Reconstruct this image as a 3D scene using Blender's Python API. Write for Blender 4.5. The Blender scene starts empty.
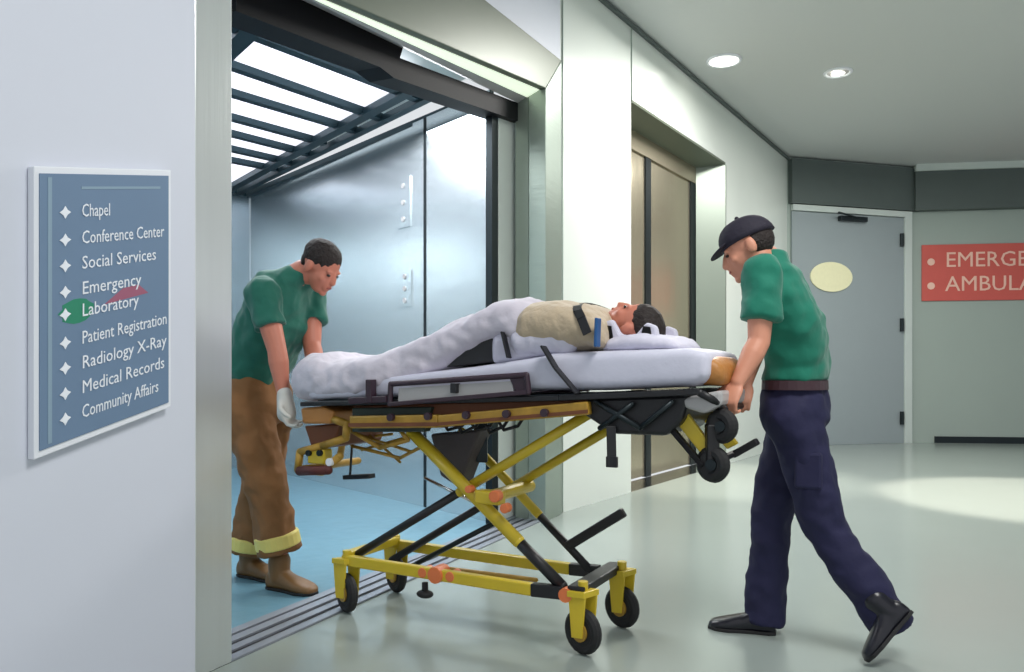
import bpy, math, random
from mathutils import Vector, Matrix, noise
random.seed(7)
C = bpy.context.scene.collection
SC = bpy.context.scene

# ------------------------------------------------------------------ camera, world, lights, exposure
EYE = 1.10; F = 800.0; CX = 512.0; HY = 372.0      # eye height, focal length in pixels, horizon row
cam = bpy.data.cameras.new('camera'); co = bpy.data.objects.new('camera', cam); C.objects.link(co)
co.location = (0, 0, EYE); co.rotation_euler = (math.pi/2, 0, 0)
cam.sensor_width = 36; cam.lens = F/1024*36; cam.shift_y = (HY-336)/1024
cam.clip_start = 0.05; cam.clip_end = 100
SC.camera = co
w = bpy.data.worlds.new('world'); SC.world = w; w.use_nodes = True
w.node_tree.nodes['Background'].inputs[0].default_value = (0.93, 0.965, 1.0, 1)
w.node_tree.nodes['Background'].inputs[1].default_value = 0.80
SC.view_settings.view_transform = 'Standard'; SC.view_settings.look = 'None'
SC.view_settings.gamma = 1; SC.view_settings.use_curve_mapping = False
SC.view_settings.exposure = 0.0

def area(name, loc, size, energy, col=(1, 1, 1), rot=(0, 0, 0), sy=None):
    l = bpy.data.lights.new(name, 'AREA'); l.energy = energy; l.color = col; l.size = size
    if sy: l.shape = 'RECTANGLE'; l.size_y = sy
    o = bpy.data.objects.new(name, l); C.objects.link(o); o.location = loc; o.rotation_euler = rot
    return o
area('corridor_fill_near', (1.6, 1.2, 4.1), 1.5, 135, (1, .99, .96))  # unseen fill lamp, added to brighten the near corridor
area('corridor_fill_mid', (2.6, 6.9, 4.1), 1.0, 215, (1, .98, .94))  # added fill for pillar and upper wall, no fitting there
area('lift_car_light', (-1.2, 5.6, 3.05), 1.8, 100, (.95, .98, 1))
area('corridor_fill_far', (5.2, 9.4, 4.1), 1.4, 70, (1, 1, .95))  # added fill towards the end walls, no fitting there
sp = bpy.data.lights.new('floor_spot', 'SPOT'); sp.energy = 1500; sp.spot_size = math.radians(42); sp.spot_blend = .3
sp.color = (1, .88, .76); sp.shadow_soft_size = .12
so = bpy.data.objects.new('floor_spot', sp); C.objects.link(so); so.location = (4.75, 6.9, 4.15)
sp2 = bpy.data.lights.new('downlight_beam', 'SPOT'); sp2.energy = 650; sp2.spot_size = math.radians(44); sp2.spot_blend = .6
sp2.color = (1, .93, .82); sp2.shadow_soft_size = .12
so2 = bpy.data.objects.new('downlight_beam', sp2); C.objects.link(so2); so2.location = (2.19, 8.28, 4.22)

# ------------------------------------------------------------------ geometry of the place
def V3(a): return Vector(a)
def fl(px, py):                       # floor point
    d = EYE*F/(py-HY); return Vector(((px-CX)/F*d, d, 0))
def P(px, py, d): return Vector(((px-CX)/F*d, d, EYE-(py-HY)/F*d))
def onplane(px, py, A, D):            # vertical plane through A with direction D
    k = (px-CX)/F; t = (k*A.y-A.x)/(D.x-k*D.y); q = A+D*t
    return Vector((q.x, q.y, EYE-(py-HY)/F*q.y))
def onheight(px, py, H):
    d = (H-EYE)*F/(HY-py); return Vector(((px-CX)/F*d, d, H))
A_ = fl(232, 662); B_ = fl(560, 513); F_ = fl(787, 446)
DL = (B_-A_).normalized(); DM = (F_-B_).normalized()
NL = Vector((DL.y, -DL.x, 0)); NM = Vector((DM.y, -DM.x, 0))     # into the corridor
CEIL = EYE+(HY-157)/F*F_.y
G_ = Vector(((912-CX)/F*12.5, 12.5, 0)); I_ = Vector(((1160-CX)/F*12.0, 12.0, 0))
def L(px, py, off=0.0): return onplane(px, py, A_+NL*off, DL)
def M(px, py, off=0.0): return onplane(px, py, F_+NM*off, DM)

# ------------------------------------------------------------------ materials
def lin(c):
    c = c/255.0
    return c/12.92 if c <= .04045 else ((c+.055)/1.055)**2.4
def rgb(r, g, b): return (lin(r), lin(g), lin(b), 1)
def mat(name, col, rough=.5, metal=0.0, bump=0.0, bscale=40, var=0.0, vscale=6, emit=0, stretch=None, spec=.5, sheen=0):
    m = bpy.data.materials.new(name); m.use_nodes = True
    nt = m.node_tree; b = nt.nodes['Principled BSDF']
    b.inputs['Base Color'].default_value = rgb(*col); b.inputs['Roughness'].default_value = rough
    b.inputs['Metallic'].default_value = metal; b.inputs['Specular IOR Level'].default_value = spec
    if sheen: b.inputs['Sheen Weight'].default_value = sheen
    tc = nt.nodes.new('ShaderNodeTexCoord'); mp = nt.nodes.new('ShaderNodeMapping')
    nt.links.new(tc.outputs['Object'], mp.inputs['Vector'])
    if stretch: mp.inputs['Scale'].default_value = stretch
    n = nt.nodes.new('ShaderNodeTexNoise'); n.inputs['Scale'].default_value = vscale; n.inputs['Detail'].default_value = 4
    nt.links.new(mp.outputs[0], n.inputs['Vector'])
    if var:
        r = nt.nodes.new('ShaderNodeMix'); r.data_type = 'RGBA'
        c = rgb(*col); r.inputs[6].default_value = tuple(x*(1-var) for x in c[:3])+(1,)
        r.inputs[7].default_value = tuple(min(1, x*(1+var)) for x in c[:3])+(1,)
        nt.links.new(n.outputs['Fac'], r.inputs[0]); nt.links.new(r.outputs[2], b.inputs['Base Color'])
    if bump:
        n2 = nt.nodes.new('ShaderNodeTexNoise'); n2.inputs['Scale'].default_value = bscale; n2.inputs['Detail'].default_value = 5
        nt.links.new(mp.outputs[0], n2.inputs['Vector'])
        bp = nt.nodes.new('ShaderNodeBump'); bp.inputs['Strength'].default_value = bump; bp.inputs['Distance'].default_value = .02
        nt.links.new(n2.outputs['Fac'], bp.inputs['Height']); nt.links.new(bp.outputs[0], b.inputs['Normal'])
    if emit:
        b.inputs['Emission Color'].default_value = rgb(*col); b.inputs['Emission Strength'].default_value = emit
    return m
MT = dict(
    wall=mat('painted_wall_panel', (212, 216, 228), .38, var=.02, vscale=2),
    wallw=mat('white_wall_panel', (222, 228, 222), .25, var=.03, vscale=1.5),
    ceiling=mat('ceiling_paint', (196, 200, 200), .8),
    floor=mat('corridor_vinyl', (150, 160, 155), .2, bump=.03, bscale=3, var=.04, vscale=1.2),
    carfloor=mat('blue_vinyl', (102, 144, 162), .3, bump=.1, bscale=14, var=.14, vscale=9),
    back=mat('back_wall_paint', (160, 172, 166), .5, var=.03, vscale=2),
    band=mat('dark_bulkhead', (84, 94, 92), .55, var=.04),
    door=mat('grey_door', (150, 160, 164), .45, var=.02),
    trimw=mat('pale_trim', (205, 214, 210), .4),
    steel=mat('brushed_steel', (222, 226, 226), .28, .7, bump=.05, bscale=5, var=.05, vscale=3, stretch=(6, 6, .25)),
    steelg=mat('green_grey_steel', (160, 172, 162), .35, .6, bump=.08, bscale=5, stretch=(1, 1, 8)),
    carsteel=mat('car_wall_steel', (210, 220, 224), .24, .85, bump=.12, bscale=2.2, var=.05, vscale=2, stretch=(1, 1, 2.5)),
    bronze=mat('bronze_steel', (184, 174, 152), .24, .75, bump=.1, bscale=3, stretch=(3, 3, .5)),
    black=mat('black_plastic', (22, 22, 26), .45, bump=.05),
    lintel=mat('grey_green_lintel', (96, 104, 90), .4, .2, var=.05, vscale=3),
    steeld=mat('darker_green_steel', (132, 142, 132), .35, .4),
    soffitglow=mat('glowing_soffit', (226, 238, 214), .4, emit=.85),  # emission stands in for bounced light on the soffit
    jet=mat('matt_black_paint', (12, 12, 18), .6, spec=.2),
    alloy=mat('grey_alloy', (150, 156, 166), .45, .5),
    rubber=mat('black_rubber', (26, 26, 28), .7),
    dark=mat('dark_metal', (36, 44, 48), .4, .6),
    teal=mat('teal_dark_metal', (48, 70, 78), .4, .5),
    yellow=mat('yellow_powder_coat', (206, 180, 46), .32, bump=.05, var=.1, vscale=12),
    gold=mat('yellow_worn_rail', (172, 134, 48), .4, .1, bump=.1, var=.35, vscale=18),
    orange=mat('orange_plastic', (222, 120, 70), .4, var=.1),
    purple=mat('dark_plum_rail', (52, 34, 46), .4),
    greyp=mat('grey_plastic', (172, 170, 170), .45, var=.05),
    chrome=mat('chrome', (200, 200, 200), .15, 1),
    sheet=mat('lilac_white_sheet', (206, 200, 212), .85, bump=.4, bscale=14, var=.05, vscale=10, sheen=.2),
    mattress=mat('pale_mattress', (206, 206, 222), .6, bump=.2, bscale=10, var=.05),
    beige=mat('beige_blanket', (186, 168, 142), .9, bump=.5, bscale=22, var=.1, vscale=26, sheen=.3),
    tan=mat('tan_leather', (178, 120, 58), .5, bump=.2, var=.2),
    brownp=mat('brown_padding', (112, 64, 36), .6, var=.2),
    skin=mat('skin', (206, 142, 116), .5, var=.06, vscale=14),
    skin2=mat('skin_ruddy', (196, 122, 100), .5, var=.08, vscale=14),
    lips=mat('lips', (160, 82, 74), .5),
    eye=mat('eye', (40, 30, 26), .2),
    hair=mat('dark_hair', (34, 24, 22), .7, bump=.6, bscale=60, var=.2),
    cap=mat('black_cap_cloth', (32, 28, 44), .8, bump=.2),
    green=mat('green_shirt_cloth', (0, 114, 92), .8, bump=.35, bscale=9, var=.14, vscale=7, sheen=.2),
    green2=mat('teal_green_shirt_cloth', (22, 100, 84), .8, bump=.35, bscale=9, var=.2, vscale=7, sheen=.2),
    navy=mat('navy_trouser_cloth', (28, 28, 64), .8, bump=.4, bscale=8, var=.2, vscale=7),
    brown=mat('brown_turnout_cloth', (136, 94, 56), .85, bump=.4, bscale=9, var=.25, vscale=6),
    yelband=mat('yellow_reflective_band', (232, 214, 120), .5),
    belt=mat('dark_belt', (60, 36, 44), .5),
    shoe=mat('black_shoe', (22, 22, 32), .3),
    boot=mat('dark_brown_boot', (122, 88, 50), .5, var=.25),
    shirtw=mat('white_patient_shirt', (208, 206, 222), .8, bump=.3, bscale=20),
    glove=mat('pale_glove', (206, 204, 198), .6),
    blue=mat('blue_strap', (30, 84, 140), .5),
    signb=mat('sign_slate_blue', (108, 132, 160), .4, var=.05, vscale=4),
    signs=mat('sign_pale_strip', (136, 160, 178), .4),
    white=mat('white_lettering', (236, 240, 248), .5),
    palew=mat('white_frame', (232, 235, 242), .4),
    signg=mat('green_sticker', (40, 134, 104), .5),
    signr=mat('red_sticker', (158, 92, 116), .5),
    red=mat('sign_red', (206, 92, 84), .6, var=.05),
    pink=mat('pink_lettering', (240, 196, 180), .6),
    oval=mat('pale_yellow_plate', (240, 236, 196), .4, var=.05, vscale=20),
    lamp=mat('lit_lamp', (255, 252, 240), .4, emit=6),
    diffuser=mat('lit_diffuser', (248, 246, 255), .4, emit=1.25),
)

# ------------------------------------------------------------------ mesh builder
Z = Vector((0, 0, 1))
def wloc(o):
    p = Vector((0, 0, 0))
    while o is not None: p += o.location; o = o.parent
    return p
class MB:
    def __init__(s): s.v = []; s.f = []
    def add(s, vs, fs):
        n = len(s.v); s.v += [Vector(x) for x in vs]; s.f += [tuple(i+n for i in f) for f in fs]; return s
    def prism(s, pts, ext):            # polygon extruded along a vector
        n = len(pts); pts = [Vector(p) for p in pts]; ext = Vector(ext)
        vs = pts+[p+ext for p in pts]
        fs = [tuple(range(n)), tuple(range(2*n-1, n-1, -1))]+[(i, i+n, (i+1) % n+n, (i+1) % n) for i in range(n)]
        return s.add(vs, fs)
    def box(s, c, X, Y, Z):            # centre and three half-axis vectors
        c, X, Y, Z = map(Vector, (c, X, Y, Z))
        vs = [c+X*a+Y*b+Z*d for a in (-1, 1) for b in (-1, 1) for d in (-1, 1)]
        return s.add(vs, [(0, 1, 3, 2), (4, 6, 7, 5), (0, 4, 5, 1), (2, 3, 7, 6), (0, 2, 6, 4), (1, 5, 7, 3)])
    def loft(s, rings):                # closed loft, rings of equal counts
        n = len(rings[0]); vs = [v for r in rings for v in r]; fs = []
        for k in range(len(rings)-1):
            for i in range(n):
                j = (i+1) % n; fs.append((k*n+i, k*n+j, (k+1)*n+j, (k+1)*n+i))
        fs.append(tuple(range(n-1, -1, -1))); m = (len(rings)-1)*n; fs.append(tuple(range(m, m+n)))
        return s.add(vs, fs)
    def cyl(s, a, b, r, r2=None, n=14):
        a, b = Vector(a), Vector(b); r2 = r if r2 is None else r2
        d = (b-a).normalized(); X = d.orthogonal().normalized(); Y = d.cross(X)
        R = lambda c, q: [c+(X*math.cos(2*math.pi*i/n)+Y*math.sin(2*math.pi*i/n))*q for i in range(n)]
        return s.loft([R(a, r), R(b, r2)])
    def ell(s, c, X, Y, Z, n=16, m=10):   # ellipsoid with half-axis vectors
        c, X, Y, Z = map(Vector, (c, X, Y, Z)); vs = []; fs = []
        for k in range(1, m):
            t = math.pi*k/m
            for i in range(n):
                p = 2*math.pi*i/n; vs.append(c+X*math.sin(t)*math.cos(p)+Y*math.sin(t)*math.sin(p)+Z*math.cos(t))
        a = len(vs); vs += [c+Z, c-Z]
        for k in range(m-2):
            for i in range(n): j = (i+1) % n; fs.append((k*n+i, (k+1)*n+i, (k+1)*n+j, k*n+j))
        for i in range(n):
            j = (i+1) % n; fs.append((a, i, j)); fs.append((a+1, (m-2)*n+j, (m-2)*n+i))
        return s.add(vs, fs)
    def sph(s, c, r, n=14, m=9): return s.ell(c, (r, 0, 0), (0, r, 0), (0, 0, r), n, m)
    def chain(s, pts, rad, n=14):      # tapered capsules through the points
        for i, (p, r) in enumerate(zip(pts, rad)):
            s.sph(p, r, n)
            if i: s.cyl(pts[i-1], p, rad[i-1], r, n)
        return s
    def bar(s, a, b, wd, ht, up=(0, 0, 1)):     # rectangular bar
        a, b = Vector(a), Vector(b); d = (b-a).normalized(); Y = Vector(up).cross(d).normalized(); Z = d.cross(Y)
        return s.box((a+b)/2, (b-a)/2, Y*wd/2, Z*ht/2)
    def tube(s, pts, r, n=12): return s.chain(pts, [r]*len(pts), n)
    def torus(s, c, ax, R, r, n=28, m=10):
        c, ax = Vector(c), Vector(ax).normalized(); X = ax.orthogonal().normalized(); Y = ax.cross(X); vs = []; fs = []
        for i in range(n):
            d = X*math.cos(2*math.pi*i/n)+Y*math.sin(2*math.pi*i/n)
            for k in range(m): vs.append(c+d*(R+r*math.cos(2*math.pi*k/m))+ax*r*math.sin(2*math.pi*k/m))
        for i in range(n):
            for k in range(m): a = i*m+k; b = i*m+(k+1) % m; e = ((i+1) % n)*m+(k+1) % m; g = ((i+1) % n)*m+k; fs.append((a, b, e, g))
        return s.add(vs, fs)
    def build(s, name, m, parent=None, smooth=False, bevel=0, remesh=0, sm=0, disp=0, dscale=.15, origin=None, label=None):
        vs = s.v
        if parent is not None: o0 = wloc(parent)
        elif origin is not None: o0 = Vector(origin)
        else:
            xs = [v.x for v in vs]; ys = [v.y for v in vs]; zs = [v.z for v in vs]
            o0 = Vector(((min(xs)+max(xs))/2, (min(ys)+max(ys))/2, min(zs)))
        me = bpy.data.meshes.new(name); me.from_pydata([tuple(v-o0) for v in vs], [], s.f); me.update()
        import bmesh
        bm = bmesh.new(); bm.from_mesh(me); bmesh.ops.recalc_face_normals(bm, faces=bm.faces); bm.to_mesh(me); bm.free()
        o = bpy.data.objects.new(name, me); C.objects.link(o)
        if parent is not None: o.parent = parent
        else: o.location = o0
        me.materials.append(m)
        if remesh:
            md = o.modifiers.new('r', 'REMESH'); md.mode = 'VOXEL'; md.voxel_size = remesh; md.use_smooth_shade = True
            if sm: q = o.modifiers.new('s', 'SMOOTH'); q.iterations = sm; q.factor = .5
            dg = bpy.context.evaluated_depsgraph_get(); dg.update()
            nm = bpy.data.meshes.new_from_object(o.evaluated_get(dg)); o.modifiers.clear()
            o.data = nm; nm.name = name; me = nm
            if not me.materials: me.materials.append(m)
            smooth = True
        if disp:
            me.update()
            off = Vector((random.random()*9, random.random()*9, 0))
            ns = [v.normal.copy() for v in me.vertices]
            for v, nn in zip(me.vertices, ns):
                q = (v.co+o0)/dscale+off
                v.co += nn*disp*(noise.noise(q)+.5*noise.noise(q*2.3)+.6*(.5-abs(noise.noise(q*1.4+Vector((5, 1, 2)))))*1.2)
        if smooth: me.shade_smooth()
        if bevel:
            q = o.modifiers.new('b', 'BEVEL'); q.width = bevel; q.segments = 2; q.limit_method = 'ANGLE'
        if label: o['label'] = label
        return o
def empty(name, loc):
    o = bpy.data.objects.new(name, None); C.objects.link(o); o.location = loc; o.empty_display_size = .1; return o
def tag(o, label=None, cat=None, group=None, kind=None):
    if label: o['label'] = label
    if cat: o['category'] = cat
    if group: o['group'] = group
    if kind: o['kind'] = kind
    return o
def struct(o): o['kind'] = 'structure'; return o
def text_mb(body, size=1.0, ext=0.0):   # lettering mesh in its own xy plane
    cu = bpy.data.curves.new('t', 'FONT'); cu.body = body; cu.size = size; cu.resolution_u = 2
    o = bpy.data.objects.new('t', cu); C.objects.link(o)
    dg = bpy.context.evaluated_depsgraph_get(); dg.update()
    me = bpy.data.meshes.new_from_object(o.evaluated_get(dg))
    vs = [v.co.copy() for v in me.vertices]; fs = [tuple(p.vertices) for p in me.polygons]
    bpy.data.objects.remove(o); bpy.data.meshes.remove(me); bpy.data.curves.remove(cu)
    return vs, fs
def solid_text(mb, body, org, X, Y, N, th=.002, maxw=None):   # text with height |Y|, baseline at org, thickness th along N
    vs, fs = text_mb(body)
    wd = max(v.x for v in vs); sx = 1.0
    if maxw and wd*X.length > maxw: sx = maxw/(wd*X.length)
    a = [org+X*(v.x*sx)+Y*v.y for v in vs]; n = len(a)
    edges = {}
    for f in fs:
        for i in range(len(f)):
            e = (f[i], f[(i+1) % len(f)]); k = tuple(sorted(e)); edges[k] = None if k in edges else e
    F2 = [tuple(f) for f in fs]+[tuple(i+n for i in reversed(f)) for f in fs]
    F2 += [(e[0], e[0]+n, e[1]+n, e[1]) for e in edges.values() if e]
    mb.add([p+N*th for p in a]+a, F2)

# ------------------------------------------------------------------ the setting
NEAR = A_-DL*5.6                                    # the left wall runs on past the camera
TH = .30
def wallpoly(mb, pts, N, th=TH): mb.prism(pts, -N*th)
sL0 = onplane(195, 600, A_, DL); sL0.z = 0
up = lambda p, z: Vector((p.x, p.y, z))
# left wall: sign panel, wall over the big lift, strip right of it
mb = MB()
wallpoly(mb, [up(NEAR, 0), up(sL0, 0), up(sL0, CEIL), up(NEAR, CEIL)], NL)
# header top edge seen from (480,0) to (558,61)
hT0 = L(480, 0); hT1 = L(558, 61)
k = (hT1.z-hT0.z)/((hT1-hT0).xy.length); hTl = up(sL0, hT1.z-k*(hT1-sL0).xy.length)
hR = onplane(558, 500, A_, DL); hR.z = 0
wallpoly(mb, [hTl, hT1, up(hR, CEIL), up(sL0, CEIL)], NL)
wallpoly(mb, [up(hR, 0), up(B_, 0), up(B_, CEIL), up(hR, CEIL)], NL, TH)
struct(mb.build('wall_left', MT['wall']))
# white pillar and the wall round the second lift
m0 = M(631, 480); m0.z = 0; m1 = M(725, 460); m1.z = 0
h20 = M(632, 105).z; h21 = M(725, 163).z; H2 = (h20+h21)/2
mb = MB()
pin = M(562, 500); pin.z = 0
wallpoly(mb, [up(B_, 0), up(m0, 0), up(m0, CEIL), up(B_, CEIL)], NM, .34)
wallpoly(mb, [up(m0, H2), up(m1, H2), up(m1, CEIL), up(m0, CEIL)], NM, .34)
wallpoly(mb, [up(m1, 0), up(F_, 0), up(F_, CEIL), up(m1, CEIL)], NM, .34)
struct(mb.build('wall_right_of_lift', MT['wallw'])); bpy.data.objects['wall_right_of_lift'].name = 'wall_middle'
# panel joints
mb = MB()
mb.bar(up(m0+NM*.004, H2+.02), up(m0+NM*.004, CEIL), .012, .012, up=(1, 0, 0))
mb.bar(up(pin+NM*.004, 0.0), up(pin+NM*.004, CEIL), .012, .012, up=(1, 0, 0))
struct(mb.build('trim_1', MT['steelg']))
# dark shadow gap where wall meets ceiling
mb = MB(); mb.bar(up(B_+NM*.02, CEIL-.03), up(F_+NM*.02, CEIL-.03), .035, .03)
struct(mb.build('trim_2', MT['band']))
# end walls
mb = MB(); DB = (G_-F_).normalized(); NB = Vector((DB.y, -DB.x, 0)); DC = (I_-G_).normalized(); NC = Vector((DC.y, -DC.x, 0))
wallpoly(mb, [up(F_, 0), up(G_, 0), up(G_, CEIL), up(F_, CEIL)], NB)
struct(mb.build('wall_back', MT['back']))
mb = MB(); IE = G_+DC*9
wallpoly(mb, [up(G_, 0), up(IE, 0), up(IE, CEIL), up(G_, CEIL)], NC)
struct(mb.build('wall_far_right', MT['back']))
# dark bulkhead band
def Bk(px, py, off=0): return onplane(px, py, G_+NB*off, DB)
def Ck(px, py, off=0): return onplane(px, py, G_+NC*off, DC)
zb = Bk(850, 208).z
mb = MB(); wallpoly(mb, [up(F_+DB*.02+NB*.10, zb), up(G_+NB*.10, zb), up(G_+NB*.10, CEIL-.04), up(F_+DB*.02+NB*.10, CEIL-.04)], NB, .10)
struct(mb.build('trim_3', MT['band']))
mb = MB(); wallpoly(mb, [up(G_+NC*.16, zb), up(IE+NC*.16, zb), up(IE+NC*.16, CEIL-.1), up(G_+NC*.16, CEIL-.1)], NC, .16)
struct(mb.build('trim_4', MT['band']))
mb = MB(); wallpoly(mb, [up(G_+NC*.20, CEIL-.1), up(IE+NC*.20, CEIL-.1), up(IE+NC*.20, CEIL), up(G_+NC*.20, CEIL)], NC, .20)
struct(mb.build('trim_5', MT['trimw']))
mb = MB(); a = Ck(935, 435, .03); b = IE+NC*.03
wallpoly(mb, [up(a, 0), up(b, 0), up(b, .10), up(a, .10)], NC, .028)
struct(mb.build('baseboard_right', MT['dark']))
# floor and ceiling
mb = MB()
mb.prism([NEAR, A_, B_, F_, G_, IE, Vector((IE.x, -2.6, 0)), Vector((NEAR.x, -2.6, 0))], (0, 0, -.12))
struct(mb.build('floor', MT['floor']))
mb = MB(); q = lambda p: up(p, CEIL)
mb.prism([q(NEAR-NL*.3), q(B_-NL*.3), q(F_-NM*.3), q(G_-NB*.3), q(IE-NC*.3), Vector((IE.x, -2.6, CEIL)), Vector((NEAR.x, -2.6, CEIL))], (0, 0, .12))
struct(mb.build('ceiling', MT['ceiling']))

# ------------------------------------------------------------------ big lift (door_1)
OFF = -.20
def LI(px, py): return L(px, py, OFF)
iR = LI(518, 500); iR.z = 0                       # inner right corner of the recess
iL = A_-NL*.20; iL.z = 0
d1 = empty('door_1', up((A_+hR)/2, 0)); struct(d1)
# left steel jamb column
jl = A_.copy()
mb = MB(); mb.prism([up(sL0, 0), up(jl, 0), up(jl, CEIL), up(sL0, CEIL)], -NL*.30)
mb.build('jamb', MT['steel'], d1, bevel=.004)
# header face: lower edge (332,0)-(542,89)
b0 = L(332, 0); b1 = L(542, 89); kk = (b1.z-b0.z)/((b1-b0).xy.length); bl = up(jl, b1.z-kk*(b1-jl).xy.length)
hTj = up(jl, hT1.z-k*(hT1-jl).xy.length)
mb = MB(); mb.prism([bl+NL*.03, b1+NL*.03, hT1+NL*.03, hTj+NL*.03], -NL*.05)
mb.build('header', MT['lintel'], d1, bevel=.006)
# right architrave face and its return
ja = up(b1, 0); jb = up(hT1, 0)
mb = MB(); mb.prism([ja+NL*.03, jb+NL*.03, hT1+NL*.03, b1+NL*.03], -NL*.14)
mb.build('jamb', MT['steelg'], d1, bevel=.006)
iRt = LI(518, 112)
mb = MB(); mb.prism([ja-NL*.11, iR-NL*.02, up(iR, 3.4)-NL*.02, up(ja, 3.4)-NL*.11], DL*.10)
mb.build('return_panel', MT['steelg'], d1)
# soffit between header and black lintel
l0 = LI(302, 0); l1 = LI(520, 104); kl = (l1.z-l0.z)/((l1-l0).xy.length)
iLt = up(iL, l1.z-kl*(l1-iL).xy.length)
mb = MB(); mb.prism([bl-NL*.02, b1-NL*.02, l1, iLt], (0, 0, .03))
mb.build('soffit_panel', MT['greyp'], d1)
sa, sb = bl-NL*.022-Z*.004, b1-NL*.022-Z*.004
MB().prism([sa, sb, sb.lerp(l1, .55)-Z*.002, sa.lerp(iLt, .55)-Z*.002], (0, 0, .004)).build('soffit_glow', MT['soffitglow'], d1)  # glowing sheet added to brighten the outer soffit, not a lamp
# black lintel band (thicker on the left)
e0 = LI(236, 11); e1 = LI(521, 122); u1 = l1
mid = LI(403, 48); midb = LI(400, 58)
ul = up(e0, l1.z-kl*(l1-e0).xy.length)
mb = MB(); mb.prism([e0, LI(380, 67), LI(394, 78), e1, LI(521, 104), midb, mid, ul], -NL*.16)
lint = mb.build('door_track_lintel', MT['jet'], d1)
# retracted leaf edges at the right
mb = MB(); a = L(499, 510, -.26); c = L(519, 510, -.26); a.z = c.z = 0
mb.prism([up(a, .01), up(c, .01), up(c, 3.02), up(a, 2.98)], -NL*.05)
mb.build('door_leaf', MT['wallw'], d1, bevel=.003)
mb = MB(); a2 = L(492, 510, -.26); c2 = L(498, 510, -.26); a2.z = c2.z = 0
mb.prism([up(a2, .01), up(c2, .01), up(c2, 2.98), up(a2, 2.98)], -NL*.05)
mb.build('door_edge', MT['dark'], d1)
# sill strips
mb = MB()
for i, (o0, w_) in enumerate([(0.0, .045), (-.075, .045), (-.15, .05), (-.22, .05)]):
    a = A_-NL*.0+NL*o0; b = B_+NL*o0
    mb.prism([up(a, .001), up(b, .001), up(b-NL*w_, .001), up(a-NL*w_, .001)], (0, 0, .008))
mb.build('sill', MT['alloy'], d1)
mb = MB(); mb.prism([up(A_, -.12), up(B_, -.12), up(B_-NL*.28, -.12), up(A_-NL*.28, -.12)], (0, 0, .121))
mb.build('sill_groove', MT['black'], d1)

# lift car
HC = 3.17
cF = onheight(492, 90, HC); cF = up(cF, 0)         # front right corner of the car
cF = L(490, 510, -.33); cF = up(cF, 0)
cB = up(onheight(250, 195, HC), 0)
DS = (cB-cF).normalized(); NS = Vector((DS.y, -DS.x, 0)); NS = NS if NS.dot(Vector((-1, -1, 0))) > 0 else -NS
iLc = A_-NL*.33-DL*.35
cBL = cB-DL*4.1; cFL = up(iLc, 0)
o = MB().prism([A_-NL*.28, B_-NL*.28-DL*.3, cF, cB, cBL, cFL], (0, 0, -.12)).build('floor_lift', MT['carfloor'])
o.name = 'floor_lift_car'; struct(o)
car = empty('wall_lift_car', up((cF+cB)/2, 0)); struct(car)
def onS(px, py): return onplane(px, py, cF, DS)
joint = up(onS(425, 400), 0); j2 = up(onS(330, 400), 0)
for i, (a, b) in enumerate([(cF, joint), (joint, cB)]):
    g = DS*.006
    MB().prism([up(a+g, 0), up(b-g, 0), up(b-g, HC), up(a+g, HC)], -NS*.04).build('side_panel', MT['carsteel'], car)
MB().prism([up(joint-DS*.02, 0)+NS*.002, up(joint+DS*.02, 0)+NS*.002, up(joint+DS*.02, HC)+NS*.002, up(joint-DS*.02, HC)+NS*.002], -NS*.02).build('panel_joint', MT['dark'], car)
MB().prism([cB, cBL, up(cBL, HC+.2), up(cB, HC+.2)], Vector((-.02, .04, 0))).build('rear_panel', MT['carsteel'], car)
MB().prism([cBL, cFL, up(cFL, HC+.2), up(cBL, HC+.2)], Vector((-.04, -.02, 0))).build('left_panel', MT['carsteel'], car)
# button plates on the side wall
for (x0, y0, x1, y1) in ((398, 180, 411, 226), (400, 272, 412, 306)):
    p = [onS(x0, y0), onS(x1, y0), onS(x1, y1), onS(x0, y1)]; zt, zb_ = p[0].z, p[2].z
    pl = MB().prism([up(p[0], zt), up(p[1], zt), up(p[1], zb_), up(p[0], zb_)], NS*.012).build('control_plate', MT['carsteel'], car)
    bb = MB()
    for r in range(3):
        c = (p[0]+p[1])/2; c = up(c, zt+(zb_-zt)*(r+.5)/3)+NS*.012
        bb.cyl(c, c+NS*.008, .022)
    bb.build('button', MT['greyp'], pl)
MB().tube([up(cF+DS*.3, .92)+NS*.06, up(cB-DS*.3, .92)+NS*.06], .02).build('handrail', MT['chrome'], car)
# car ceiling: luminous diffuser behind dark slats
cc = empty('ceiling_lift_car', up((cF+cB)/2, HC)); struct(cc)
MB().prism([up(p, HC+.16) for p in (cF-DL*-.0, cB, cBL, cFL)], (0, 0, .04)).build('roof_panel', MT['trimw'], cc)
bar1a = onheight(403, 95, HC); bar1b = onheight(236, 186, HC)
bd = (bar1b-bar1a).normalized()
# front part of the car ceiling is plain, the lit field starts at the first slat
slx = [((252, 37), (403, 95)), ((236, 70), (366, 115)), ((236, 97), (340, 128)), ((236, 121), (310, 141)), ((236, 137), (295, 152)), ((236, 152), (276, 161)), ((236, 163), (262, 168))]
far = cB.y
mb = MB()
fa = onheight(300, 20, HC+.06); fb = onheight(440, 88, HC+.06); dd = (fb-fa).normalized()
f0 = fb-dd*.25; f1 = f0-dd*3.4; g1 = bar1b+bd*1.2; g0 = g1-DL*3.6
mb.prism([up(f0, HC+.07), up(g1, HC+.07), up(g0, HC+.07), up(f1, HC+.07)], (0, 0, .03)).build('diffuser', MT['diffuser'], cc)
for (l_, r_) in slx:
    a = onheight(*l_, HC); b = onheight(*r_, HC); d = (b-a).normalized(); a = a-d*1.8; b = b+d*.16
    MB().bar(up(a, HC+.02), up(b, HC+.02), .075, .05).build('slat', MT['teal'], cc)
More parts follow.
